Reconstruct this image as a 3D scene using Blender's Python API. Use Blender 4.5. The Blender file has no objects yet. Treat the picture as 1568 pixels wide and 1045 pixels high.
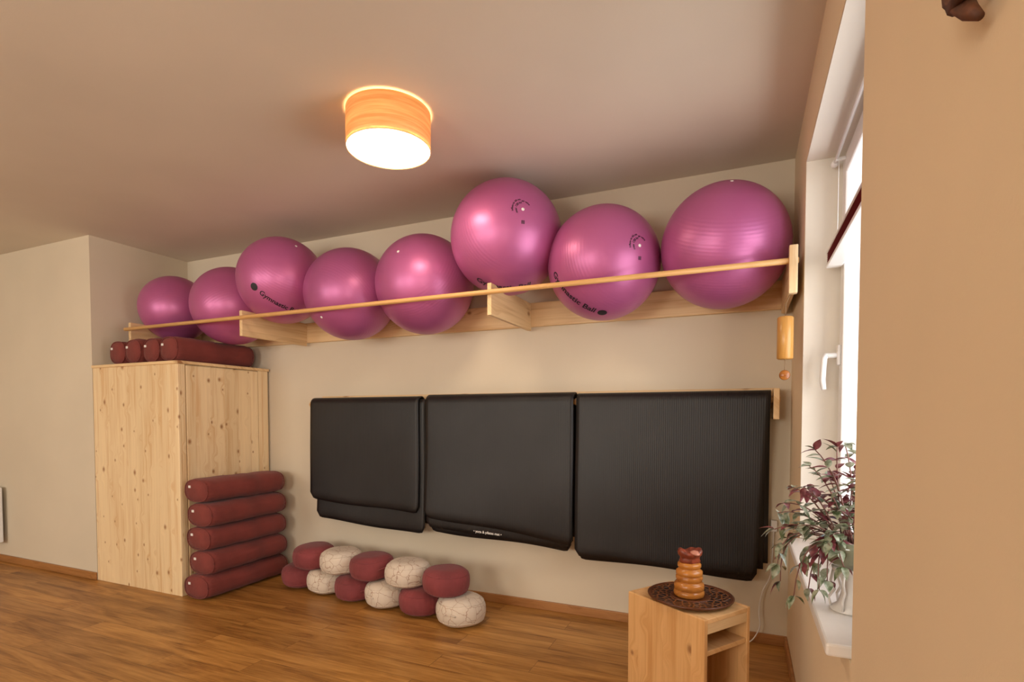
import bpy, bmesh, math, random
from mathutils import Vector, Matrix, Euler, noise
random.seed(7)
scene = bpy.context.scene
COL = scene.collection

# ------------------------------------------------------------------ node helpers
def new_mat(name):
    m = bpy.data.materials.new(name); m.use_nodes = True
    nt = m.node_tree
    b = nt.nodes["Principled BSDF"]
    return m, nt, b
def N(nt, t, **k):
    n = nt.nodes.new(t)
    for a, v in k.items(): setattr(n, a, v)
    return n
def L(nt, a, b): nt.links.new(a, b)
def rgba(c): return (c[0], c[1], c[2], 1.0)
def ramp(nt, stops, interp='LINEAR'):
    r = N(nt, 'ShaderNodeValToRGB'); cr = r.color_ramp; cr.interpolation = interp
    while len(cr.elements) < len(stops): cr.elements.new(0.5)
    for e, (p, c) in zip(cr.elements, stops):
        e.position = p; e.color = rgba(c) if len(c) == 3 else c
    return r
def math_n(nt, op, a=None, b=None, c=None):
    m = N(nt, 'ShaderNodeMath', operation=op)
    for i, v in enumerate((a, b, c)):
        if v is None: continue
        if isinstance(v, (int, float)): m.inputs[i].default_value = v
        else: L(nt, v, m.inputs[i])
    return m.outputs[0]
def mixc(nt, fac, a, b, blend='MIX'):
    m = N(nt, 'ShaderNodeMix', data_type='RGBA', blend_type=blend)
    if isinstance(fac, (int, float)): m.inputs[0].default_value = fac
    else: L(nt, fac, m.inputs[0])
    for i, v in ((6, a), (7, b)):
        if isinstance(v, tuple): m.inputs[i].default_value = rgba(v)
        else: L(nt, v, m.inputs[i])
    return m.outputs[2]
def bump(nt, b, h, strength=0.2, dist=0.01):
    n = N(nt, 'ShaderNodeBump'); n.inputs['Strength'].default_value = strength
    n.inputs['Distance'].default_value = dist
    L(nt, h, n.inputs['Height']); L(nt, n.outputs[0], b.inputs['Normal'])
def noise_n(nt, vec, scale, detail=3, rough=0.5):
    n = N(nt, 'ShaderNodeTexNoise'); n.inputs['Scale'].default_value = scale
    n.inputs['Detail'].default_value = detail; n.inputs['Roughness'].default_value = rough
    if vec is not None: L(nt, vec, n.inputs['Vector'])
    return n
def objc(nt): return N(nt, 'ShaderNodeTexCoord').outputs['Object']
def mapping(nt, vec, sc=(1, 1, 1), loc=(0, 0, 0)):
    m = N(nt, 'ShaderNodeMapping'); m.inputs['Scale'].default_value = sc
    m.inputs['Location'].default_value = loc
    L(nt, vec, m.inputs['Vector']); return m.outputs[0]

def plaster(name, col, var=0.04, rough=0.85):
    m, nt, b = new_mat(name); o = objc(nt)
    n1 = noise_n(nt, o, 1.3, 3)
    dark = tuple(c*(1-var) for c in col); lite = tuple(min(1, c*(1+var)) for c in col)
    r = ramp(nt, [(0.3, dark), (0.7, lite)]); L(nt, n1.outputs[0], r.inputs[0])
    L(nt, r.outputs[0], b.inputs['Base Color']); b.inputs['Roughness'].default_value = rough
    n2 = noise_n(nt, o, 220, 3); bump(nt, b, n2.outputs[0], 0.12, 0.002)
    return m

def pine(name, axis='Z', base=(.80, .585, .34), dark=(.66, .42, .20), board=0.11, knots=5.5, rough=.45, knot_amt=.5):
    m, nt, b = new_mat(name); o = objc(nt)
    s = N(nt, 'ShaderNodeSeparateXYZ'); L(nt, o, s.inputs[0]); X, Y, Z = s.outputs
    if axis == 'Z': u = math_n(nt, 'ADD', X, Y); v = Z
    elif axis == 'X': u = math_n(nt, 'ADD', Z, Y); v = X
    else: u = math_n(nt, 'ADD', Z, X); v = Y
    bi = math_n(nt, 'FLOOR', math_n(nt, 'DIVIDE', u, board))
    wn = N(nt, 'ShaderNodeTexWhiteNoise', noise_dimensions='1D'); L(nt, bi, wn.inputs['W'])
    v2 = math_n(nt, 'ADD', v, math_n(nt, 'MULTIPLY', wn.outputs[0], 7.0))
    c = N(nt, 'ShaderNodeCombineXYZ'); L(nt, u, c.inputs[0]); L(nt, v2, c.inputs[1])
    vec = c.outputs[0]
    vo = N(nt, 'ShaderNodeTexVoronoi', voronoi_dimensions='2D'); vo.inputs['Scale'].default_value = knots
    L(nt, mapping(nt, vec, (1.25, .9, 1)), vo.inputs['Vector'])
    sc = N(nt, 'ShaderNodeSeparateColor'); L(nt, vo.outputs['Color'], sc.inputs[0])
    pres = math_n(nt, 'GREATER_THAN', sc.outputs[0], 1-knot_amt)
    ksz = math_n(nt, 'ADD', math_n(nt, 'MULTIPLY', sc.outputs[1], 1.1), .5)
    kd = math_n(nt, 'MULTIPLY', vo.outputs['Distance'], ksz)
    kr = ramp(nt, [(0.0, (1, 1, 1)), (.035, (.85, .85, .85)), (.06, (.4, .4, .4)), (.10, (0, 0, 0))]); L(nt, kd, kr.inputs[0])
    km = math_n(nt, 'MULTIPLY', kr.outputs[0], pres)
    warp = ramp(nt, [(0, (1, 1, 1)), (.35, (0, 0, 0))], 'EASE'); L(nt, vo.outputs['Distance'], warp.inputs[0])
    u2 = math_n(nt, 'ADD', u, math_n(nt, 'MULTIPLY', warp.outputs[0], .03))
    c2 = N(nt, 'ShaderNodeCombineXYZ'); L(nt, u2, c2.inputs[0]); L(nt, v2, c2.inputs[1])
    g1 = noise_n(nt, mapping(nt, c2.outputs[0], (70, 2.2, 1)), 1, 4, .6)
    g2 = noise_n(nt, mapping(nt, c2.outputs[0], (14, .8, 1)), 1, 3, .5)
    g = math_n(nt, 'ADD', math_n(nt, 'MULTIPLY', g1.outputs[0], .45), math_n(nt, 'MULTIPLY', g2.outputs[0], .55))
    r = ramp(nt, [(.38, dark), (.52, base), (.75, tuple(min(1, x*1.1) for x in base))]); L(nt, g, r.inputs[0])
    tone = ramp(nt, [(0, (.90, .88, .85)), (1, (1, 1, 1))]); L(nt, wn.outputs[0], tone.inputs[0])
    c3 = mixc(nt, 1.0, r.outputs[0], tone.outputs[0], 'MULTIPLY')
    c4 = mixc(nt, km, c3, (.34, .15, .05))
    L(nt, c4, b.inputs['Base Color']); b.inputs['Roughness'].default_value = rough
    bump(nt, b, g, .08, .002)
    return m

def simple(name, col, rough=.5, metal=0, var=.06, nscale=30, bstr=.0, coat=0, sheen=0):
    m, nt, b = new_mat(name); o = objc(nt)
    n1 = noise_n(nt, o, nscale, 3)
    r = ramp(nt, [(.3, tuple(c*(1-var) for c in col)), (.7, tuple(min(1, c*(1+var)) for c in col))])
    L(nt, n1.outputs[0], r.inputs[0]); L(nt, r.outputs[0], b.inputs['Base Color'])
    b.inputs['Roughness'].default_value = rough; b.inputs['Metallic'].default_value = metal
    b.inputs['Coat Weight'].default_value = coat
    b.inputs['Sheen Weight'].default_value = sheen
    if bstr: bump(nt, b, n1.outputs[0], bstr, .003)
    return m

# ------------------------------------------------------------------ materials
M_wall = plaster('wall_sand_paint', (.68, .595, .46))
M_wallw = plaster('wall_paint_warm_bounce', (.76, .60, .40))  # same wall paint, with warm bounce light put into the colour
M_ceil = plaster('ceiling_paint', (.70, .635, .53))
M_reveal = plaster('reveal_paint', (.78, .73, .65), .02)
M_pineZ = pine('pine_vertical', 'Z', base=(.86, .67, .41), dark=(.74, .49, .25), knots=7, knot_amt=.55)
M_pineX = pine('pine_lengthwise', 'X', base=(.82, .59, .32), knots=3.5)
M_pineY = pine('pine_depthwise', 'Y', base=(.82, .59, .32), knots=3.5)
M_rod = pine('rod_beech', 'X', base=(.78, .46, .18), dark=(.66, .36, .12), board=1.0, knot_amt=0)
M_crate = pine('crate_pine', 'Z', base=(.80, .48, .21), dark=(.66, .34, .12), board=.13, knots=6, knot_amt=.35)
M_crateX = pine('crate_pine_top', 'X', base=(.80, .50, .23), dark=(.68, .36, .14), board=.13, knots=6, knot_amt=.2)
M_base = pine('baseboard_wood', 'X', base=(.42, .19, .06), dark=(.30, .12, .03), board=1, knot_amt=0)
M_white = simple('white_pvc', (.82, .82, .82), .3, var=.01)
M_sill = simple('sill_white', (.80, .76, .72), .35, var=.02)
M_metal = simple('steel', (.6, .6, .6), .3, 1)
M_amber = pine('turned_wood', 'X', base=(.50, .19, .035), dark=(.30, .09, .015), board=1, knot_amt=0, rough=.25)
M_bamboo = pine('bamboo', 'Z', base=(.62, .32, .08), dark=(.46, .21, .05), board=1, knot_amt=0, rough=.3)
M_tag = simple('label_white', (.8, .78, .74), .7)
M_print = simple('print_black', (.015, .012, .02), .5)
M_soil = simple('soil', (.05, .03, .02), .95, var=.4)
M_stem = simple('plant_stem', (.22, .10, .08), .5)
M_cable = simple('cable_white', (.75, .72, .68), .4)
M_string = simple('string', (.25, .15, .08), .8)
M_blind = simple('blind_red', (.30, .02, .04), .7)
M_bark = simple('driftwood_bark', (.10, .035, .015), .7, var=.5, nscale=60, bstr=.5)
M_outer = plaster('added_reveal_grey', (.34, .38, .44))  # for the added lining that tones down the brightly lit outer reveal

def floor_mat():
    m, nt, b = new_mat('laminate_planks'); o = objc(nt)
    br = N(nt, 'ShaderNodeTexBrick'); br.offset = .37; br.offset_frequency = 2
    br.inputs['Scale'].default_value = 1; br.inputs['Brick Width'].default_value = 1.25
    br.inputs['Row Height'].default_value = .135; br.inputs['Mortar Size'].default_value = .0014
    br.inputs['Color1'].default_value = (0, 0, 0, 1); br.inputs['Color2'].default_value = (1, 1, 1, 1)
    br.inputs['Mortar'].default_value = (.5, .5, .5, 1); br.inputs['Bias'].default_value = 0
    L(nt, o, br.inputs['Vector'])
    sh = N(nt, 'ShaderNodeSeparateColor'); L(nt, br.outputs['Color'], sh.inputs[0])
    s = N(nt, 'ShaderNodeSeparateXYZ'); L(nt, o, s.inputs[0])
    x2 = math_n(nt, 'ADD', s.outputs[0], math_n(nt, 'MULTIPLY', sh.outputs[0], 9))
    c = N(nt, 'ShaderNodeCombineXYZ'); L(nt, x2, c.inputs[0]); L(nt, s.outputs[1], c.inputs[1]); L(nt, sh.outputs[0], c.inputs[2])
    g1 = noise_n(nt, mapping(nt, c.outputs[0], (1.2, 9, 3)), 1, 4, .6)
    g1.inputs['Distortion'].default_value = 1.2
    g2 = noise_n(nt, mapping(nt, c.outputs[0], (5, 90, 3)), 1, 3, .6)
    g = math_n(nt, 'ADD', math_n(nt, 'MULTIPLY', g1.outputs[0], .65), math_n(nt, 'MULTIPLY', g2.outputs[0], .35))
    r = ramp(nt, [(.34, (.21, .078, .014)), (.48, (.43, .20, .046)), (.60, (.57, .285, .075)), (.75, (.68, .38, .115))]); L(nt, g, r.inputs[0])
    tone = ramp(nt, [(0, (.76, .74, .72)), (1, (1.0, 1.0, 1.0))]); L(nt, sh.outputs[0], tone.inputs[0])
    c3 = mixc(nt, 1.0, r.outputs[0], tone.outputs[0], 'MULTIPLY')
    c4 = mixc(nt, math_n(nt, 'MULTIPLY', br.outputs['Fac'], .6), c3, (.08, .03, .01))
    L(nt, c4, b.inputs['Base Color'])
    rr = ramp(nt, [(.3, (.44, .44, .44)), (.7, (.34, .34, .34))]); L(nt, g, rr.inputs[0]); L(nt, rr.outputs[0], b.inputs['Roughness'])
    b.inputs['Specular IOR Level'].default_value = .4
    bump(nt, b, g, .06, .002)
    return m
M_floor = floor_mat()

def ball_mat():
    m, nt, b = new_mat('gym_ball_vinyl'); o = objc(nt)
    s = N(nt, 'ShaderNodeSeparateXYZ'); L(nt, o, s.inputs[0])
    w = math_n(nt, 'SINE', math_n(nt, 'MULTIPLY', s.outputs[2], 420))
    band = ramp(nt, [(.0, (0, 0, 0)), (.25, (1, 1, 1)), (.5, (1, 1, 1)), (.6, (0, 0, 0))])
    L(nt, math_n(nt, 'ADD', math_n(nt, 'MULTIPLY', math_n(nt, 'ABSOLUTE', s.outputs[2]), 3.0), 0), band.inputs[0])
    h = math_n(nt, 'MULTIPLY', w, band.outputs[0])
    bump(nt, b, h, .14, .001)
    oi = N(nt, 'ShaderNodeObjectInfo')
    r = ramp(nt, [(0, (.45, .115, .30)), (1, (.53, .13, .32))]); L(nt, oi.outputs['Random'], r.inputs[0])
    L(nt, r.outputs[0], b.inputs['Base Color'])
    b.inputs['Roughness'].default_value = .41; b.inputs['Metallic'].default_value = .35
    b.inputs['Coat Weight'].default_value = .18; b.inputs['Coat Roughness'].default_value = .32
    return m
M_ball = ball_mat()

def fabric(name, col, scale=900):
    m, nt, b = new_mat(name); o = objc(nt)
    n0 = noise_n(nt, o, 6, 3); n1 = noise_n(nt, o, scale, 2)
    r = ramp(nt, [(.3, tuple(c*.8 for c in col)), (.7, tuple(c*1.15 for c in col))]); L(nt, n0.outputs[0], r.inputs[0])
    L(nt, r.outputs[0], b.inputs['Base Color']); b.inputs['Roughness'].default_value = .85
    b.inputs['Sheen Weight'].default_value = .1
    mix = math_n(nt, 'ADD', math_n(nt, 'MULTIPLY', noise_n(nt, mapping(nt, o, (14, 5, 14)), 1, 2).outputs[0], 1.0), math_n(nt, 'MULTIPLY', n1.outputs[0], .1))
    bump(nt, b, mix, .6, .014)
    return m
M_red = fabric('fabric_brick_red', (.190, .032, .025))
M_redz = fabric('fabric_wine_red', (.225, .040, .044))
def white_zafu():
    m, nt, b = new_mat('fabric_cream_branch_print'); o = objc(nt)
    nn = noise_n(nt, o, 12, 3)
    v = N(nt, 'ShaderNodeVectorMath', operation='ADD'); L(nt, o, v.inputs[0])
    sc = N(nt, 'ShaderNodeVectorMath', operation='SCALE'); L(nt, nn.outputs['Color'], sc.inputs[0]); sc.inputs['Scale'].default_value = .07
    L(nt, sc.outputs[0], v.inputs[1])
    vo = N(nt, 'ShaderNodeTexVoronoi', feature='DISTANCE_TO_EDGE'); vo.inputs['Scale'].default_value = 16; L(nt, v.outputs[0], vo.inputs['Vector'])
    r = ramp(nt, [(0, (.38, .25, .18)), (.012, (.46, .33, .25)), (.026, (.66, .57, .47)), (1, (.70, .61, .51))]); L(nt, vo.outputs['Distance'], r.inputs[0])
    L(nt, r.outputs[0], b.inputs['Base Color']); b.inputs['Roughness'].default_value = .85
    bump(nt, b, noise_n(nt, o, 14, 2).outputs[0], .4, .01)
    return m
M_cream = white_zafu()

def mat_rubber():
    m, nt, b = new_mat('black_foam_rubber'); o = objc(nt)
    s = N(nt, 'ShaderNodeSeparateXYZ'); L(nt, o, s.inputs[0])
    w = math_n(nt, 'SINE', math_n(nt, 'MULTIPLY', s.outputs[0], 2*math.pi/.011))
    n1 = noise_n(nt, o, 4, 3)
    r = ramp(nt, [(.3, (.009, .008, .008)), (.7, (.015, .013, .013))]); L(nt, n1.outputs[0], r.inputs[0])
    L(nt, r.outputs[0], b.inputs['Base Color']); b.inputs['Roughness'].default_value = .45
    b.inputs['Specular IOR Level'].default_value = .42
    bump(nt, b, w, .16, .0012)
    return m
M_mat = mat_rubber()

def veneer():
    m, nt, b = new_mat('wood_veneer_shade'); o = objc(nt)
    g = noise_n(nt, mapping(nt, o, (4, 4, 90)), 1, 4, .6)
    r = ramp(nt, [(.35, (.70, .46, .20)), (.65, (.88, .67, .36))]); L(nt, g.outputs[0], r.inputs[0])
    L(nt, r.outputs[0], b.inputs['Base Color']); b.inputs['Roughness'].default_value = .5
    tr = N(nt, 'ShaderNodeBsdfTranslucent'); L(nt, r.outputs[0], tr.inputs[0])
    mx = N(nt, 'ShaderNodeMixShader'); mx.inputs[0].default_value = .26
    L(nt, b.outputs[0], mx.inputs[1]); L(nt, tr.outputs[0], mx.inputs[2])
    L(nt, mx.outputs[0], nt.nodes['Material Output'].inputs[0])
    return m
M_veneer = veneer()
def emit(name, col, st):
    m, nt, b = new_mat(name)
    o = objc(nt); n1 = noise_n(nt, o, 3)
    r = ramp(nt, [(0, tuple(c*.97 for c in col)), (1, col)]); L(nt, n1.outputs[0], r.inputs[0])
    L(nt, r.outputs[0], b.inputs['Emission Color']); b.inputs['Emission Strength'].default_value = st
    b.inputs['Base Color'].default_value = (.9, .9, .9, 1)
    return m
M_diff = emit('lamp_diffuser', (1, .80, .58), 19)
def glass():
    m, nt, b = new_mat('window_glass')
    t = N(nt, 'ShaderNodeBsdfTransparent'); g = N(nt, 'ShaderNodeBsdfGlossy'); g.inputs['Roughness'].default_value = .02
    mx = N(nt, 'ShaderNodeMixShader'); mx.inputs[0].default_value = .08
    L(nt, t.outputs[0], mx.inputs[1]); L(nt, g.outputs[0], mx.inputs[2]); L(nt, mx.outputs[0], nt.nodes['Material Output'].inputs[0])
    return m
M_glass = glass()
def leaf_mat(name, a, c):
    m, nt, b = new_mat(name); o = objc(nt)
    n1 = noise_n(nt, o, 70, 2)
    r = ramp(nt, [(.35, a), (.6, c)]); L(nt, n1.outputs[0], r.inputs[0]); L(nt, r.outputs[0], b.inputs['Base Color'])
    b.inputs['Roughness'].default_value = .35
    return m
M_leafg = leaf_mat('leaf_silver_green', (.10, .145, .065), (.38, .41, .30))
M_leafp = leaf_mat('leaf_purple', (.12, .022, .032), (.25, .06, .07))
def tray_mat():
    m, nt, b = new_mat('carved_dark_wood'); o = objc(nt)
    vo = N(nt, 'ShaderNodeTexVoronoi', feature='DISTANCE_TO_EDGE', voronoi_dimensions='2D'); vo.inputs['Scale'].default_value = 45; L(nt, o, vo.inputs['Vector'])
    r = ramp(nt, [(.0, (.22, .075, .02)), (.12, (.14, .045, .012)), (.22, (.010, .004, .003))]); L(nt, vo.outputs['Distance'], r.inputs[0])
    L(nt, r.outputs[0], b.inputs['Base Color']); b.inputs['Roughness'].default_value = .35
    rr = ramp(nt, [(.08, (1, 1, 1)), (.2, (0, 0, 0))]); L(nt, vo.outputs['Distance'], rr.inputs[0])
    bump(nt, b, rr.outputs[0], .8, .004)
    return m
M_tray = tray_mat()
M_traywood = simple('tray_rim', (.10, .03, .010), .3, var=.2)
M_lump = simple('salt_stone_dark', (.19, .036, .016), .35, var=.5, nscale=40, bstr=.3)
M_lumpc = simple('salt_stone_pink', (.50, .20, .13), .4, var=.2, nscale=60)
M_bowl = simple('glazed_green', (.22, .24, .16), .15, var=.15, coat=.5)
M_porc = simple('white_metalwork', (.72, .68, .64), .35)

# ------------------------------------------------------------------ mesh builder
class B:
    def __init__(s, name): s.name = name; s.bm = bmesh.new(); s.mats = []
    def mi(s, m):
        if m not in s.mats: s.mats.append(m)
        return s.mats.index(m)
    def merge(s, t, mat, smooth=False, M=None, recalc=True):
        i = s.mi(mat)
        if recalc: bmesh.ops.recalc_face_normals(t, faces=t.faces)
        for f in t.faces: f.material_index = i; f.smooth = smooth
        if M is not None: t.transform(M)
        me = bpy.data.meshes.new('t'); t.to_mesh(me); t.free()
        s.bm.from_mesh(me); bpy.data.meshes.remove(me)
    def box(s, x0, x1, y0, y1, z0, z1, mat, bev=.003, M=None):
        t = bmesh.new(); bmesh.ops.create_cube(t, size=1)
        for v in t.verts:
            v.co = Vector(((x0+x1)/2+v.co.x*(x1-x0), (y0+y1)/2+v.co.y*(y1-y0), (z0+z1)/2+v.co.z*(z1-z0)))
        if bev: bmesh.ops.bevel(t, geom=list(t.edges), offset=bev, segments=2, affect='EDGES', profile=.5)
        s.merge(t, mat, False, M)
    def lathe(s, prof, mat, seg=48, M=None, fn=None, smooth=True):
        t = bmesh.new(); rings = []
        for (r, z) in prof:
            if r < 1e-6: rings.append([t.verts.new((0, 0, z))])
            else:
                rg = []
                for k in range(seg):
                    a = 2*math.pi*k/seg; p = Vector((r*math.cos(a), r*math.sin(a), z))
                    if fn: p = fn(p, a)
                    rg.append(t.verts.new(p))
                rings.append(rg)
        for a, b in zip(rings, rings[1:]):
            for k in range(seg):
                k2 = (k+1) % seg
                if len(a) == 1 and len(b) == 1: continue
                if len(a) == 1: t.faces.new((a[0], b[k], b[k2]))
                elif len(b) == 1: t.faces.new((a[k], a[k2], b[0]))
                else: t.faces.new((a[k], a[k2], b[k2], b[k]))
        s.merge(t, mat, smooth, M)
    def cyl(s, p0, p1, r, mat, seg=24, r2=None, cap=.15):
        p0 = Vector(p0); p1 = Vector(p1); d = p1-p0; h = d.length; r2 = r if r2 is None else r2
        e = min(r, r2)*cap
        M = Matrix.Translation(p0) @ d.to_track_quat('Z', 'Y').to_matrix().to_4x4()
        s.lathe([(0, 0), (r-e, 0), (r, e), (r2, h-e), (r2-e, h), (0, h)], mat, seg, M)
    def tube(s, pts, r, mat, seg=8):
        pts = [Vector(p) for p in pts]; n = len(pts)
        rs = r if isinstance(r, (list, tuple)) else [r]*n
        t = bmesh.new(); rings = []; up = Vector((0, 0, 1)); prev = None
        for i, p in enumerate(pts):
            d = (pts[min(i+1, n-1)]-pts[max(i-1, 0)]).normalized()
            if prev is None:
                a = d.cross(up); 
                if a.length < .1: a = d.cross(Vector((1, 0, 0)))
            else: a = prev - d*prev.dot(d)
            a.normalize(); prev = a; b = d.cross(a)
            rings.append([t.verts.new(p+(a*math.cos(2*math.pi*k/seg)+b*math.sin(2*math.pi*k/seg))*rs[i]) for k in range(seg)])
        for A, C in zip(rings, rings[1:]):
            for k in range(seg): t.faces.new((A[k], A[(k+1) % seg], C[(k+1) % seg], C[k]))
        t.faces.new(rings[0]); t.faces.new(rings[-1])
        s.merge(t, mat, True)
    def text(s, txt, size, mapf, mat):
        cu = bpy.data.curves.new('tx', 'FONT'); cu.body = txt; cu.size = size; cu.align_x = 'CENTER'; cu.align_y = 'CENTER'
        cu.resolution_u = 3; cu.offset = size*.02
        ob = bpy.data.objects.new('tx', cu); COL.objects.link(ob)
        dg = bpy.context.evaluated_depsgraph_get(); me = bpy.data.meshes.new_from_object(ob.evaluated_get(dg))
        t = bmesh.new(); t.from_mesh(me)
        for v in t.verts: v.co = mapf(v.co.x, v.co.y)
        bpy.data.objects.remove(ob); bpy.data.curves.remove(cu); bpy.data.meshes.remove(me)
        s.merge(t, mat, False)
    def done(s, origin=None, rot=None, mods=None):
        me = bpy.data.meshes.new(s.name)
        if origin is None:
            vs = s.bm.verts
            mn = Vector([min(v.co[i] for v in vs) for i in range(3)]); mx = Vector([max(v.co[i] for v in vs) for i in range(3)])
            origin = (mn+mx)/2
            s.bm.transform(Matrix.Translation(-origin))
        s.bm.to_mesh(me); s.bm.free()
        for m in s.mats: me.materials.append(m)
        o = bpy.data.objects.new(s.name, me); o.location = origin
        if rot: o.rotation_euler = rot
        COL.objects.link(o); return o

# ------------------------------------------------------------------ dimensions
XW = .22; YB = 3.08; H = 2.5; XN = -4.33; YN = 2.34; XL = -7.2; YS = -3.0
WT = .36
WY0, WY1, WZ0, WZ1 = 1.335, 2.52, .69, 2.245
VY0, VY1 = -1.9, -.6

def wallobj(name, boxes, mat):
    b = B(name)
    for q in boxes: b.box(*q, mat, 0)
    return b.done()
b = B('floor'); b.box(XL-.2, XW+WT, YS-.3, YB+.2, -.1, 0, M_floor, 0); b.done()
b = B('ceiling'); b.box(XL-.2, XW+WT, YS-.3, YB+.2, H, H+.1, M_ceil, 0); b.done()
wallobj('wall_back', [(XN, XW+WT, YB, YB+.2, 0, H)], M_wall)
wallobj('wall_niche', [(XN-.2, XN, YN+.2, YB+.2, 0, H), (XL, XN, YN, YN+.2, 0, H)], M_wall)
wallobj('wall_left', [(XL-.2, XL, YS, YN+.2, 0, H)], M_wall)
wallobj('wall_window', [
    (XW, XW+WT, WY1, YB, 0, H), (XW, XW+WT, WY0, WY1, 0, WZ0-.03), (XW, XW+WT, WY0, WY1, WZ1, H),
    (XW, XW+WT, VY1, WY0, 0, H), (XW, XW+WT, VY0, VY1, 0, WZ0), (XW, XW+WT, VY0, VY1, WZ1, H),
    (XW, XW+WT, YS, VY0, 0, H)], M_wallw)
SX = [(-5.2, -3.7), (-2.6, -1.1)]
bx = [(XL, SX[0][0], YS-.3, YS, 0, H), (SX[0][1], SX[1][0], YS-.3, YS, 0, H), (SX[1][1], XW+WT, YS-.3, YS, 0, H)]
for a, c in SX: bx += [(a, c, YS-.3, YS, 0, .8), (a, c, YS-.3, YS, 2.2, H)]
wallobj('wall_front', bx, M_wall)

def skirt(name, x0, x1, y0, y1):
    b = B(name); b.box(x0, x1, y0, y1, 0, .055, M_base, .004); b.done()
skirt('baseboard_back', -3.38, XW, YB-.014, YB)
skirt('baseboard_left', XL, XN-.0, YN-.014, YN)
skirt('baseboard_window', XW-.014, XW, YS, YB-.014)

# ------------------------------------------------------------------ windows
def window(name, y0, y1, z0, z1, full=False):
    b = B(name); xf = .345; f = .05
    for q in [(y0, y0+f, z0, z1), (y1-f, y1, z0, z1), (y0+f, y1-f, z0, z0+f), (y0+f, y1-f, z1-f, z1)]:
        b.box(xf+.02, xf+.09, q[0], q[1], q[2], q[3], M_white, .004)
    a0, a1, c0, c1 = y0+.035, y1-.035, z0+.035, z1-.035; w = .075
    for q in [(a0, a0+w, c0, c1), (a1-w, a1, c0, c1), (a0+w, a1-w, c0, c0+w), (a0+w, a1-w, c1-w, c1)]:
        b.box(xf, xf+.07, q[0], q[1], q[2], q[3], M_white, .006)
    b.box(xf+.03, xf+.036, a0+w-.005, a1-w+.005, c0+w-.005, c1-w+.005, M_glass, 0)
    hy = a1-.035; hz = 1.44
    b.box(xf-.012, xf, hy-.015, hy+.015, hz-.04, hz+.04, M_white, .004)
    b.cyl((xf, hy, hz), (xf-.05, hy, hz), .010, M_white, 16)
    b.tube([(xf-.045, hy, hz+.005), (xf-.055, hy, hz-.01), (xf-.058, hy, hz-.05), (xf-.060, hy-.002, hz-.10), (xf-.055, hy-.004, hz-.135)], [.010, .011, .011, .011, .009], M_white, 12)
    return b.done()
window('window_1', WY0, WY1, WZ0, WZ1)
window('window_2', VY0, VY1, WZ0, WZ1)
for i, (a, c) in enumerate(SX):
    b = B('window_%d' % (i+3)); f = .07
    for q in [(a, a+f, .8, 2.2), (c-f, c, .8, 2.2), (a+f, c-f, .8, .8+f), (a+f, c-f, 2.2-f, 2.2), ((a+c)/2-.04, (a+c)/2+.04, .8+f, 2.2-f)]:
        b.box(q[0], q[1], YS-.16, YS-.09, q[2], q[3], M_white, .005)
    b.box(a+f-.005, c-f+.005, YS-.13, YS-.125, .8+f-.005, 2.2-f+.005, M_glass, 0); b.done()

b = B('trim_1')
b.box(XW+.001, .366, WY1-.006, WY1, WZ0, WZ1, M_reveal, 0); b.box(XW+.001, .366, WY0, WY1-.006, WZ1-.006, WZ1, M_reveal, 0)
b.box(XW+.001, .366, WY0, WY0+.006, WZ0, WZ1-.006, M_reveal, 0); b.done()
# added exterior reveal lining, grey-blue so the lit reveal reads darker through glass
b = B('trim_2'); b.box(.437, XW+WT, WY1-.006, WY1, WZ0, WZ1, M_outer, 0); b.box(.437, XW+WT, WY0, WY1-.006, WZ1-.006, WZ1, M_outer, 0); b.done()
b = B('windowsill'); b.box(XW-.045, .37, WY0+.03, WY1-.01, WZ0-.03, WZ0, M_sill, .006); b.done()

b = B('pleated_blind'); x0 = .290; ZB = 1.782
for k in range(6):
    z = ZB+.012+.007*k; 
    t = bmesh.new(); ys = (WY0+.06, WY1-.08)
    vs = [t.verts.new((x0+.001, ys[0], z)), t.verts.new((x0+.001, ys[1], z)), t.verts.new((x0+.05, ys[1], z+.0035)), t.verts.new((x0+.05, ys[0], z+.0035)),
          t.verts.new((x0+.001, ys[0], z+.007)), t.verts.new((x0+.001, ys[1], z+.007))]
    t.faces.new(vs[:4]); t.faces.new((vs[3], vs[2], vs[5], vs[4])); b.merge(t, M_blind)
b.box(x0-.002, x0+.052, WY0+.055, WY1-.075, ZB, ZB+.012, M_white, .003)
b.box(x0-.002, x0+.052, WY0+.055, WY1-.075, ZB+.055, ZB+.065, M_white, .003)
for y in (WY0+.12, WY1-.12): b.cyl((x0+.03, y, ZB+.065), (x0+.03, y, WZ1-.04), .001, M_white, 6)
b.done()
b = B('curtain_rod'); b.cyl((.315, WY0+.03, 2.195), (.315, WY1-.06, 2.195), .006, M_white, 12)
b.lathe([(0, -.02), (.010, -.016), (.014, 0), (.010, .016), (0, .02)], M_white, 16, Matrix.Translation((.315, WY1-.05, 2.195)) @ Matrix.Rotation(math.pi/2, 4, 'X'))
for y in (WY0+.1, WY1-.1): b.box(.312, .345, y-.006, y+.006, 2.185, 2.197, M_white, .001)
b.done()

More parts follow.
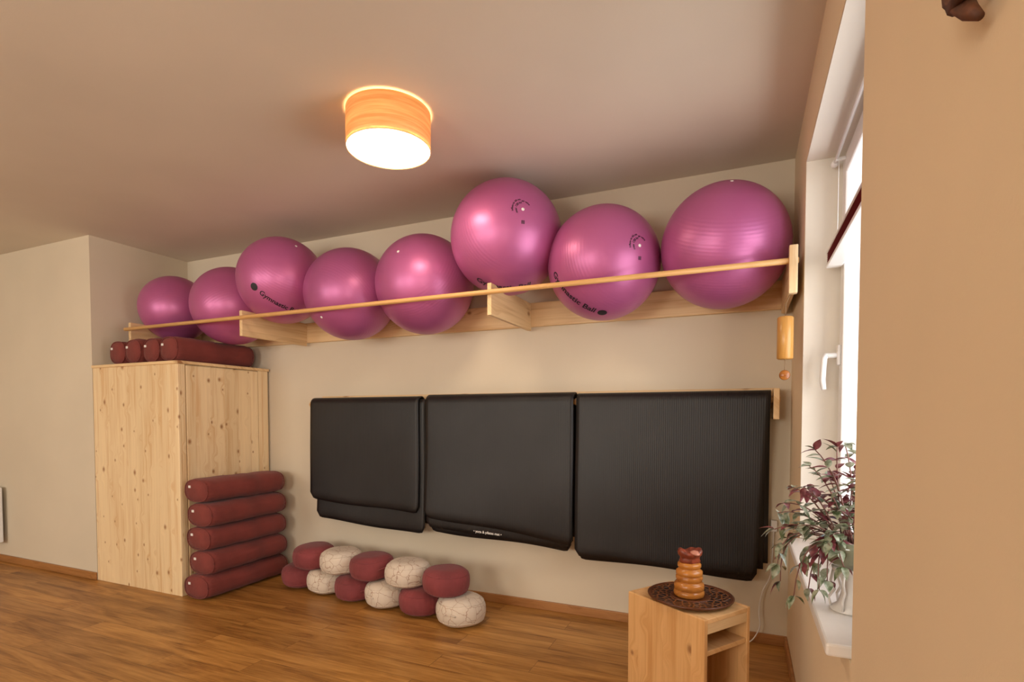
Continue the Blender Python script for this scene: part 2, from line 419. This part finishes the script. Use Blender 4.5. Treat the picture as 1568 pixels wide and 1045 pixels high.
# ------------------------------------------------------------------ pine cabinet
CX0, CX1, CY0, CY1, CH = XN+.005, -3.405, YN+.0, 3.06, 1.565
b = B('pine_cabinet')
b.box(CX0, CX1-.10, CY0, CY0+.02, .0, CH-.02, M_pineZ, .002)
b.box(CX1-.10, CX1, CY0, CY0+.022, .0, CH-.02, M_pineZ, .003)
b.box(CX1-.022, CX1, CY0+.022, CY0+.05, .0, CH-.02, M_pineZ, .002)
b.box(CX1-.022, CX1, CY1-.09, CY1, .0, CH-.02, M_pineZ, .002)
b.box(CX1-.020, CX1+.004, CY0+.056, CY1-.096, .02, CH-.028, M_pineZ, .003)
b.box(CX1-.03, CX1-.024, CY0+.02, CY1, .0, CH-.02, M_pineZ, 0)
b.box(CX0, CX0+.02, CY0+.02, CY1, 0, CH-.02, M_pineZ, 0)
b.box(CX0, CX1-.03, CY1-.02, CY1, 0, CH-.02, M_pineZ, 0)
b.box(CX0, CX1+.012, CY0-.01, CY1+.005, CH-.02, CH, M_pineX, .003)
b.done()

# ------------------------------------------------------------------ ball rack
RY, RZ, RR = 2.475, 1.835, .0125
b = B('ball_rack')
b.box(XN+.06, XW-.03, YB-.03, YB-.0005, 1.745, 1.89, M_pineX, .004)
for x in (-4.14, -3.00, -1.21, .178):
    z0, z1 = (1.72, 1.885)
    b.box(x-.012, x+.012, RY+.0135, YB-.03, z0, z1, M_pineY, .003)
b.cyl((-4.17, RY, RZ), (.196, RY, RZ), RR, M_rod, 20)
b.box(.16, .192, RY-.02, RY+.0135, 1.70, 1.895, M_pineZ, .003)
b.done()

# ------------------------------------------------------------------ gym balls
CAM = Vector((0, 0, 1.2))
def ball(C, r, pole, marks):
    C = Vector(C); tow = (CAM-C).normalized(); up = Vector((0, 0, 1)); up = (up-tow*up.dot(tow)).normalized(); rt = up.cross(tow)
    def vd(a, c):
        q = max(0.0, 1-a*a-c*c); return (rt*a+up*c+tow*math.sqrt(q)).normalized()
    P = vd(*pole); q = P.to_track_quat('Z', 'Y'); Ri = q.to_matrix().inverted()
    b = B('exercise_ball')
    t = bmesh.new(); bmesh.ops.create_uvsphere(t, u_segments=72, v_segments=48, radius=r); b.merge(t, M_ball, True)
    b.lathe([(0, r+.002), (.006, r+.002), (.008, r+.0005), (.008, r-.004)], M_tag, 20)
    for (a, c, ang, size, txt, offx, offy) in marks:
        d = vd(a, c); u0 = (up-d*up.dot(d)).normalized(); r0 = u0.cross(d)
        ca, sa = math.cos(math.radians(ang)), math.sin(math.radians(ang))
        tr = r0*ca+u0*sa; tu = -r0*sa+u0*ca
        def mf(x, y, d=d, tr=tr, tu=tu):
            if offy > .02:
                R = offy; x, y = (R+y)*math.sin(x/R), (R+y)*math.cos(x/R)
            else: x += offx; y += offy
            th = x/r; ph = y/r
            p = d*math.cos(th)*math.cos(ph)+tr*math.sin(th)*math.cos(ph)+tu*math.sin(ph)
            return Ri @ (p.normalized()*(r+.0012))
        if txt == 'O':
            t = bmesh.new(); cv = t.verts.new(mf(0, 0)); ring = [[t.verts.new(mf(size*.4*f*math.cos(k*math.pi/12), size*.4*f*math.sin(k*math.pi/12))) for k in range(24)] for f in (.5, 1)]
            for k in range(24):
                t.faces.new((cv, ring[0][k], ring[0][(k+1) % 24])); t.faces.new((ring[0][k], ring[1][k], ring[1][(k+1) % 24], ring[0][(k+1) % 24]))
            b.merge(t, M_print)
        else: b.text(txt, size, mf, M_print)
    b.done(origin=C, rot=q.to_euler())
logo = 'Gymnastic Ball'
BY = 2.765
def valve(a, c):
    return [(a, c, 60, .016, 'max 120 kg', 0, .036), (a, c, 50, .014, 'inflate to 60 cm', 0, .054), (a, c, -30, .014, 'air valve', 0, .045), (a, c-.20, -5, .024, 'III', 0, 0)]
ball((-4.03, BY, 2.025), .246, (-.1, -.45), [])
ball((-3.41, BY, 1.995), .275, (.2, -.6), [])
ball((-2.835, 2.68, 2.10), .280, (.3, .8), [(-.10, -.50, -30, .044, logo, .01, 0), (-.10, -.50, -30, .06, 'O', -.165, 0)])
ball((-2.335, BY, 1.982), .289, (-.6, -.5), [])
ball((-1.775, BY, 1.989), .293, (-.5, .6), [])
ball((-1.192, 2.665, 2.16), .300, (.27, .45), [(-.05, -.80, -8, .050, logo, 0, 0)]+valve(.27, .45))
ball((-.682, BY, 1.993), .290, (.58, .26), [(-.56, -.50, -52, .050, logo, 0, 0), (-.56, -.50, -52, .06, 'O', .185, 0)]+valve(.58, .26))
ball((-.098, BY, 2.008), .291, (.1, .95), [])

# ------------------------------------------------------------------ mat rail + mats
BRY, BRZ = 2.985, 1.283
b = B('mat_rail')
b.box(-2.86, .15, YB-.02, YB-.0005, 1.24, 1.345, M_pineX, .003)
b.cyl((-2.90, BRY, BRZ), (.165, BRY, BRZ), .016, M_rod, 20)
for x in (-2.885, -1.895, -.885, .145): b.box(x-.009 if x < .1 else x-.012, x+.009 if x < .1 else x+.016, BRY-.04 if x > .1 else BRY-.015, YB-.02, BRZ-.10 if x > .1 else BRZ-.02, BRZ+.055 if x > .1 else BRZ+.02, M_pineY, .003)
b.done()

def matobj(layers, name='exercise_mat', txt=None):
    b = B(name)
    for (xa, xb, o, zl, zr, skew, seed, zs) in layers:
        th = .009; t = bmesh.new()
        nu = 40
        nf, na, nb = 30, 10, 10
        rows = []
        for sidesign in (0, 1):
            oo = o if sidesign == 0 else o-th
            grid = []
            for j in range(nf+na+nb+1):
                row = []
                for i in range(nu+1):
                    fx = i/nu; zb = zl+(zr-zl)*fx
                    zb += .006*math.sin(fx*7+zs)
                    edge = min(fx, 1-fx)*(xb-xa); cr = .045
                    rc = (cr-math.sqrt(max(0, cr*cr-(cr-edge)**2))) if edge < cr else 0
                    if j <= nf:
                        f = j/nf; z = (zb+rc)*(1-f)+BRZ*f; y = BRY-oo
                        hh = (BRZ-z)/.8
                        y -= hh*(.014+.016*math.sin((xa+(xb-xa)*fx)*4+seed))+.008*math.sin(hh*5+seed+fx*1.5)*hh
                        # lower edge curls back toward the wall a little
                        y += .010*max(0, 1-(z-zb)/.05)**2
                        y += .004*math.exp(-edge/.03)*math.sin(min(1, hh*3)*math.pi/2)
                        dd = 1-f
                    elif j <= nf+na:
                        a = math.pi*(j-nf)/na; z = BRZ+oo*math.sin(a); y = BRY-oo*math.cos(a)
                        dd = 0
                    else:
                        f = (j-nf-na)/nb; z = BRZ*(1-f)+(zb+.06)*f; y = BRY+oo; dd = 0
                    x = xa+(xb-xa)*fx + skew*(dd)*(fx if skew < 0 else (1-fx))
                    row.append(t.verts.new((x, y, z)))
                grid.append(row)
            rows.append(grid)
        A, C = rows; nj = nf+na+nb
        for j in range(nj):
            for i in range(nu):
                t.faces.new((A[j][i], A[j][i+1], A[j+1][i+1], A[j+1][i]))
                t.faces.new((C[j][i], C[j+1][i], C[j+1][i+1], C[j][i+1]))
            t.faces.new((A[j][0], A[j+1][0], C[j+1][0], C[j][0])); t.faces.new((A[j][nu], C[j][nu], C[j+1][nu], A[j+1][nu]))
        for i in range(nu):
            t.faces.new((A[0][i], C[0][i], C[0][i+1], A[0][i+1])); t.faces.new((A[nj][i], A[nj][i+1], C[nj][i+1], C[nj][i]))
        b.merge(t, M_mat, True)
    if txt:
        x, y, z, sz, s = txt
        b.text(s, sz, lambda px, py: Vector((x+px, y, z+py-px*.04)), M_tag)
    return b.done()
matobj([(-2.81, -1.905, .028, .470, .42, .0, 1, 1), (-2.855, -1.945, .048, .605, .555, .0, 1, 2.2)])
matobj([(-1.855, -.915, .024, .46, .405, .0, 3, 3), (-1.87, -.905, .0385, .48, .42, 0, 3, .6), (-1.882, -.895, .056, .555, .455, 0, 3, 4.0)],
       txt=(-1.42, 2.891, .490, .022, '\u2022 yoga & pilates mat \u2022'))
matobj([(-.868, .100, .030, .385, .355, -.03, 5, 5), (-.878, .122, .048, .395, .375, -.055, 5, .3)])

# ------------------------------------------------------------------ bolsters
def bolster(name, C, Lh, rx, rz, mat, yaw=0.0, tag=True, seed=0):
    b = B(name)
    prof = [(0, -Lh-.004), (.5, -Lh-.006), (.80, -Lh), (.93, -Lh+.012), (.985, -Lh+.035), (1.0, -Lh+.07)]
    n = 16
    for i in range(1, n): prof.append((1.0+.014*math.sin(i*1.3+seed), -Lh+.07+(2*Lh-.14)*i/n))
    prof += [(r, -z) for r, z in reversed(prof[:6])]
    def fn(p, a):
        ex = .80
        r = math.hypot(p.x, p.y); ca, sa = math.cos(a), math.sin(a)
        px = r*math.copysign(abs(ca)**ex, ca)*rx; py = r*math.copysign(abs(sa)**ex, sa)*rz
        nz = noise.noise(Vector((px*11+seed, py*11, p.z*6)))*.008
        w = .0022*math.sin(a*26+seed)*max(0, 1-abs(abs(p.z)-Lh+.02)/.06)
        k = 1+(nz+w)/max(rx, .01)
        return Vector((px*k, py*k, p.z))
    M = Matrix.Rotation(-math.pi/2, 4, 'X')
    b.lathe([(r, z) for r, z in prof], mat, 72, M, fn)
    for sgn in (-1, 1):
        pts = []
        for k in range(49):
            a = 2*math.pi*k/48; ca, sa = math.cos(a), math.sin(a)
            pts.append((.90*rx*math.copysign(abs(ca)**.8, ca), sgn*(Lh-.004), .90*rz*math.copysign(abs(sa)**.8, sa)))
        b.tube(pts, .0035, mat, 6)
    if tag: b.box(-.010, .010, -Lh-.009, -Lh-.005, -.006, .010, M_tag, .001, Matrix.Translation((-.05, 0, rz*.30)))
    o = b.done(origin=Vector(C), rot=(0, 0, yaw)); return o
offs = [(-3.265, 2.665, .0), (-3.248, 2.67, .025), (-3.257, 2.665, -.015), (-3.243, 2.66, .015), (-3.262, 2.66, -.02)]
for i, (x, y, yw) in enumerate(offs):
    bolster('yoga_bolster', (x, y, .080+.158*i), .31 if i else .33, .122, .0785, M_red, yw, True, i*2.1)
for i, x in enumerate((-3.56, -3.755, -3.94, -4.13)):
    bolster('yoga_bolster', (x, 2.69+.01*(i % 2), CH+.090), .305, .092 if i else .095, .086, M_red, 0, True, 11+i*1.7)

# ------------------------------------------------------------------ zafu cushions
def zafu(C, R, h, mat, seed):
    b = B('meditation_cushion'); prof = []
    n = 26
    for i in range(n+1):
        ph = -math.pi/2+math.pi*i/n
        r = R*max(0, math.cos(ph))**.52; z = h/2*math.copysign(abs(math.sin(ph))**.85, math.sin(ph))
        if i in (0, n): r = 0
        prof.append((r, z))
    def fn(p, a):
        r = math.hypot(p.x, p.y)
        k = 1+.012*math.sin(a*30)*min(1, r/R)*(.2+abs(p.z)/(h*.5))*(1 if r > .5*R else 0)+.025*noise.noise(Vector((p.x*8+seed, p.y*8, p.z*6)))
        z = p.z*(1-.10*math.exp(-(r/(R*.45))**2))+.008*noise.noise(Vector((p.x*10, p.y*10+seed, 3)))*(r/R)
        return Vector((p.x*k, p.y*k, z))
    b.lathe(prof, mat, 120, None, fn)
    for zz in (.30, -.30):
        pts = []
        for k in range(61):
            a = 2*math.pi*k/60; ph = math.asin(abs(zz*2*.999)**(1/.85)*(1 if zz > 0 else -1))
            r = R*math.cos(ph)**.52
            p = fn(Vector((r*math.cos(a), r*math.sin(a), zz*h)), a); pts.append(p)
        b.tube(pts, .0028, mat, 6)
    a0 = random.uniform(-2.4, -1.0)
    pts = []
    for k in range(9):
        a = a0+(k-4)*.06; rr = R*1.0+.010*math.cos((k-4)/4*math.pi/2)
        pts.append((rr*math.cos(a), rr*math.sin(a), .012*math.cos((k-4)/4*math.pi/2)))
    b.tube(pts, .005, mat, 6)
    b.done(origin=Vector(C), rot=(random.uniform(-.03, .03), random.uniform(-.03, .03), random.uniform(0, 6)))
ZR, ZH = .140, .164
def zx(x, y, ny): return x*ny/y
bot = [(-1.545, 2.785, 0, .10), (-1.855, 2.835, 1, .10), (-2.13, 2.85, 0, .09), (-2.395, 2.865, 1, .08), (-2.655, 2.88, 0, .065), (-2.905, 2.895, 1, .055)]
for i, (x, y, rd, dy) in enumerate(bot):
    ny = y-dy; zafu((zx(x, y, ny), ny, ZH/2+.002), ZR if i else .145, ZH if i else .168, M_redz if rd else M_cream, i*3.3)
top = [(-1.65, 2.79, 1, .10), (-1.955, 2.83, 0, .09), (-2.25, 2.845, 1, .08), (-2.52, 2.86, 0, .07), (-2.775, 2.875, 1, .06)]
for i, (x, y, rd, dy) in enumerate(top):
    ny = y-dy; zafu((zx(x, y, ny), ny, ZH/2+.153), ZR, ZH, M_redz if rd else M_cream, 20+i*3.3)

# ------------------------------------------------------------------ crate stool
b = B('wooden_crate'); a2, b2 = .185, .130; ch = .49
b.box(-a2, a2, -b2, -b2+.018, 0, ch-.0, M_crate, .003)
b.box(-a2, a2, b2-.018, b2, 0, ch-.0, M_crate, .003)
b.box(-a2, -a2+.018, -b2+.018, b2-.018, 0, ch, M_crate, .002)
b.box(-a2+.018, a2, -b2+.018, b2-.018, ch-.018, ch-.001, M_crateX, .002)
b.box(a2-.018, a2-.001, -b2+.018, b2-.018, ch-.055, ch-.018, M_pineY, .002)
b.box(-a2+.018, a2-.005, -b2+.018, b2-.018, .355, .373, M_crateX, .002)
b.box(-a2+.018, a2-.005, -b2+.018, b2-.018, .04, .058, M_crateX, .002)
b.done(origin=Vector((-.195, 2.155, 0)), rot=(0, 0, math.radians(-34.4)))
TC = Vector((-.182, 2.15, ch))
b = B('carved_tray')
b.lathe([(0, 0), (.10, 0), (.145, .006), (.158, .014), (.160, .019), (.154, .021), (.147, .017), (.146, .0165)], M_traywood, 72)
b.lathe([(.146, .0165), (.10, .0135), (.075, .0135)], M_tray, 72)
b.lathe([(.075, .0135), (.072, .0165), (.066, .0165), (.062, .0135), (0, .0135)], M_traywood, 64)
b.done(origin=TC+Vector((0, 0, .0005)))
b = B('turned_candle_holder')
b.lathe([(0, 0), (.052, 0), (.056, .003), (.057, .012), (.056, .020), (.0525, .023), (.0525, .025), (.056, .028), (.056, .046), (.052, .052), (.044, .055),
         (.046, .058), (.050, .066), (.050, .076), (.0475, .079), (.0475, .081), (.050, .084), (.049, .098), (.041, .104), (.038, .107), (.041, .110), (.044, .116), (.044, .124), (.039, .130), (0, .132)], M_amber, 56)
# dark, wobbly-edged stone cup on top
def cupfn(p, a):
    h = max(0, (p.z-.145)/.04)
    k = 1+.07*math.sin(a*2+.7)+.04*math.sin(a*5+1)
    return Vector((p.x*k, p.y*k, p.z+h*(.006*math.sin(a*2+.4)+.003*math.sin(a*5))))
b.lathe([(0, .128), (.032, .128), (.038, .136), (.034, .146), (.035, .152), (.042, .160), (.044, .170), (.041, .178), (.034, .180), (.026, .176), (.012, .172), (0, .171)], M_lump, 48, None, cupfn)
t = bmesh.new(); bmesh.ops.create_icosphere(t, subdivisions=3, radius=.019)
for v in t.verts: v.co *= 1+.4*noise.noise(v.co*60); v.co.z *= .5
b.merge(t, M_lumpc, True, Matrix.Translation((.022, -.022, .172)))
b.done(origin=TC+Vector((-.005, .005, .0142)))

# ------------------------------------------------------------------ ceiling lamp
LC = Vector((-1.413, 1.925, 0)); LR = .178
b = B('ceiling_lamp')
zt, zb = H-.006, H-.160
b.lathe([(LR, zb), (LR, zt), (LR-.003, zt), (LR-.003, zb), (LR, zb)], M_veneer, 96)
b.lathe([(0, zb+.004), (LR-.0035, zb+.004)], M_diff, 96)
b.lathe([(LR-.0035, zb+.008), (0, zb+.008)], M_white, 96)
b.lathe([(0, H), (.06, H), (.062, H-.01), (.06, H-.03), (0, H-.032)], M_white, 40)
for k in range(3):
    a = k*2*math.pi/3; b.tube([(0.05*math.cos(a), .05*math.sin(a), H-.02), ((LR-.003)*math.cos(a), (LR-.003)*math.sin(a), zt-.01)], .003, M_metal, 6)
b.bm.transform(Matrix.Translation((0, 0, -H)))
lo = b.done(origin=Vector((LC.x, LC.y, H)))
pl = bpy.data.lights.new('lamp_bulb', 'POINT'); pl.energy = 4.5; pl.color = (1, .56, .24); pl.shadow_soft_size = .05
po = bpy.data.objects.new('lamp_bulb', pl); po.parent = lo; po.location = (0, 0, -.10); COL.objects.link(po)

# ------------------------------------------------------------------ bamboo chime
b = B('bamboo_wind_chime'); cx, cy = .152, 2.485
b.lathe([(.0, 1.435), (.026, 1.435), (.031, 1.439), (.031, 1.605), (.026, 1.61), (0, 1.61)], M_bamboo, 32, Matrix.Translation((cx, cy, 0)))
b.tube([(cx+.015, cy, 1.70), (cx, cy, 1.66), (cx, cy, 1.605)], .0018, M_string, 6)
b.tube([(cx, cy, 1.436), (cx, cy, 1.38)], .0015, M_string, 6)
b.lathe([(0, -.005), (.018, -.005), (.021, 0), (.018, .005), (0, .005)], M_amber, 24, Matrix.Translation((cx, cy, 1.37)) @ Matrix.Rotation(math.pi/2, 4, 'X'))
b.done()

# ------------------------------------------------------------------ potted plant
PC = Vector((.262, 1.62, WZ0+.0005))
b = B('potted_inch_plant')
q = 1.5
b.lathe([(0, 0), (.045, 0), (.048, .005), (.030, .012*q), (.022, .03*q), (.020, .05*q), (.028, .062*q), (.042, .07*q), (.045, .076*q), (0, .078*q)], M_porc, 40, Matrix.Translation(PC))
for k in range(6):
    a = k*math.pi/3
    pts = [PC+Vector((math.cos(a)*r, math.sin(a)*r, z*q)) for r, z in ((.044, .004), (.050, .02), (.036, .035), (.046, .05), (.040, .07))]
    b.tube(pts, .0035, M_porc, 6)
PT = PC+Vector((0, 0, .038))
b.lathe([(0, .076), (.040, .077), (.058, .095), (.070, .125), (.073, .15), (.068, .15), (.064, .135), (0, .135)], M_bowl, 48, Matrix.Translation(PT))
b.lathe([(0, .139), (.064, .137)], M_soil, 32, Matrix.Translation(PT))
def leaf(b, p, d, up, ln, wd, mat):
    d = d.normalized(); sd = d.cross(up)
    if sd.length < .05: sd = Vector((1, 0, 0))
    sd.normalize(); nn = sd.cross(d).normalized(); t = bmesh.new()
    n = 7; A = []; Cc = []; D = []
    for i in range(n+1):
        f = i/n; w = wd*math.sin(math.pi*min(1, f**.75))*(1-.15*f); bend = -.35*ln*f*f
        c = p+d*ln*f+nn*bend
        A.append(t.verts.new(c-sd*w+nn*w*.35)); Cc.append(t.verts.new(c)); D.append(t.verts.new(c+sd*w+nn*w*.35))
    for i in range(n):
        t.faces.new((A[i], Cc[i], Cc[i+1], A[i+1])); t.faces.new((Cc[i], D[i], D[i+1], Cc[i+1]))
    bmesh.ops.remove_doubles(t, verts=t.verts, dist=1e-5)
    b.merge(t, mat, True, None, False)
rnd = random.Random(21)
top0 = PT+Vector((0, 0, .137))
for tip in [(-.16, -.02, .10), (-.18, .02, .02), (-.17, .04, -.08), (-.14, -.06, .04), (-.11, .02, .14), (-.06, -.03, .20), (-.03, .05, .25), (-.08, .06, .24),
            (.0, -.06, .17), (.02, .08, .20), (-.12, -.08, -.04), (-.09, .10, .12), (-.17, .06, .06), (-.05, -.10, .10), (-.10, -.03, -.12), (-.02, .0, .26), (.02, -.12, .12), (-.13, .09, .13), (-.04, .12, .16), (-.08, -.07, -.11),
            (.0, .0, .14), (-.05, .03, .12), (-.10, .05, .03), (.03, .05, .10), (-.16, .08, -.14), (-.06, -.05, -.09), (-.03, -.09, -.04), (-.13, .02, -.16), (-.10, .0, .20), (-.06, -.08, .02), (-.02, -.08, .06)]:
    tip = Vector(tip); base = top0+Vector((rnd.uniform(-.03, .03), rnd.uniform(-.03, .03), 0))
    if tip.x+PC.x > .33: tip.x = .33-PC.x
    mid = base+Vector((tip.x*.45, tip.y*.45, max(.05, tip.z*.6+.05)))
    if tip.z < 0: mid = base+Vector((tip.x*.9, tip.y*.9, .05))
    end = top0+tip; pts = []
    for k in range(9):
        f = k/8; pts.append(base*(1-f)**2+mid*2*f*(1-f)+end*f*f)
    b.tube(pts, [.0026-.0012*k/8 for k in range(9)], M_stem, 6)
    for k in range(2, 9):
        for rep in range(1 if k % 2 else (2 if k < 8 else 3)):
            dirn = (pts[k]-pts[k-1]).normalized()
            side = Vector((rnd.uniform(-1, 1), rnd.uniform(-1, 1), rnd.uniform(-.6, .4)))
            dd = dirn*.5+side
            p2 = pts[k]+dd.normalized()*.05
            if p2.x > .335: dd.x = -abs(dd.x)
            leaf(b, pts[k], dd, Vector((rnd.uniform(-.3, .3), rnd.uniform(-.3, .3), 1)), rnd.uniform(.028, .050), rnd.uniform(.008, .0125), M_leafg if rnd.random() < (.5 if tip.z > .1 else .8) else M_leafp)
b.done()

# ------------------------------------------------------------------ cable
b = B('power_cable')
pts = [(.15, 3.062, .62), (.146, 3.060, .50), (.136, 3.058, .37), (.10, 3.055, .28), (.085, 3.05, .18), (.09, 3.045, .10), (.06, 3.04, .03), (.02, 3.03, .005), (-.06, 3.0, .004)]
sm = []
for i in range(len(pts)-1):
    p0, p1, p2, p3 = [Vector(pts[max(0, min(len(pts)-1, i+k))]) for k in (-1, 0, 1, 2)]
    for k in range(6):
        f = k/6; sm.append(.5*((2*p1)+(-p0+p2)*f+(2*p0-5*p1+4*p2-p3)*f*f+(-p0+3*p1-3*p2+p3)*f**3))
b.tube(sm, .003, M_cable, 8)
b.box(.135, .165, 3.055, 3.079, .60, .66, M_cable, .004)
b.done()

# ------------------------------------------------------------------ driftwood on wall
b = B('driftwood_ornament')
DZ = .010
pts = [(.205, .668, 1.578), (.200, .680, 1.592), (.195, .70, 1.62), (.20, .72, 1.70), (.195, .72, 1.78), (.20, .74, 1.88), (.205, .72, 1.95)]
b.tube([(x, y, z+DZ) for x, y, z in pts], [.004, .008, .012, .018, .020, .015, .006], M_bark, 14)
b.tube([(.195, .70, 1.612+DZ), (.188, .665, 1.606+DZ), (.19, .645, 1.606+DZ), (.195, .63, 1.616+DZ)], [.009, .006, .005, .003], M_bark, 10)
b.tube([(.20, .72, 1.75+DZ), (.20, .68, 1.80+DZ), (.205, .65, 1.88+DZ)], [.012, .009, .004], M_bark, 10)
b.done()

# ------------------------------------------------------------------ radiator on far left wall
b = B('panel_radiator')
b.box(-6.4, -5.525, YN-.085, YN-.03, .17, .62, M_white, .008)
for k in range(19): b.box(-6.37+k*.044, -6.35+k*.044, YN-.090, YN-.083, .20, .59, M_white, .003)
for x in (-6.2, -5.7): b.box(x-.02, x+.02, YN-.03, YN, .25, .55, M_white, .002)
b.done()

# ------------------------------------------------------------------ lights
w = bpy.data.worlds.new('sky'); scene.world = w; w.use_nodes = True
bg = w.node_tree.nodes['Background']; bg.inputs[0].default_value = (.50, .64, .90, 1); bg.inputs[1].default_value = .6
def area(name, loc, rot, sx, sy, e, col):
    l = bpy.data.lights.new(name, 'AREA'); l.shape = 'RECTANGLE'; l.size = sx; l.size_y = sy; l.energy = e; l.color = col
    o = bpy.data.objects.new(name, l); o.location = loc; o.rotation_euler = rot; COL.objects.link(o); return o
DAY = (1, .92, .80)
area('daylight_window_1', (XW+WT+.5, (WY0+WY1)/2-.2, 1.3), (0, math.radians(96), 0), 1.6, 1.6, 34, (1, .95, .88))
area('daylight_window_2', (XW+WT+.05, (VY0+VY1)/2, 1.5), (0, math.radians(90), 0), 1.5, 1.3, 62, DAY)
for i, (a, c) in enumerate(SX):
    area('daylight_window_%d' % (i+3), ((a+c)/2, YS-.35, 1.5), (math.radians(90), 0, 0), 1.5, 1.4, 68, DAY)

# ------------------------------------------------------------------ camera
cd = bpy.data.cameras.new('camera'); cam = bpy.data.objects.new('camera', cd); COL.objects.link(cam)
cam.location = CAM; cam.rotation_euler = (math.radians(90-1.9), 0, math.radians(23.5))
cd.sensor_width = 36; cd.lens = 18.75; cd.shift_y = .0906; cd.clip_start = .02
scene.camera = cam
scene.view_settings.view_transform = 'Standard'
scene.view_settings.look = 'None'
scene.view_settings.exposure = 0.62
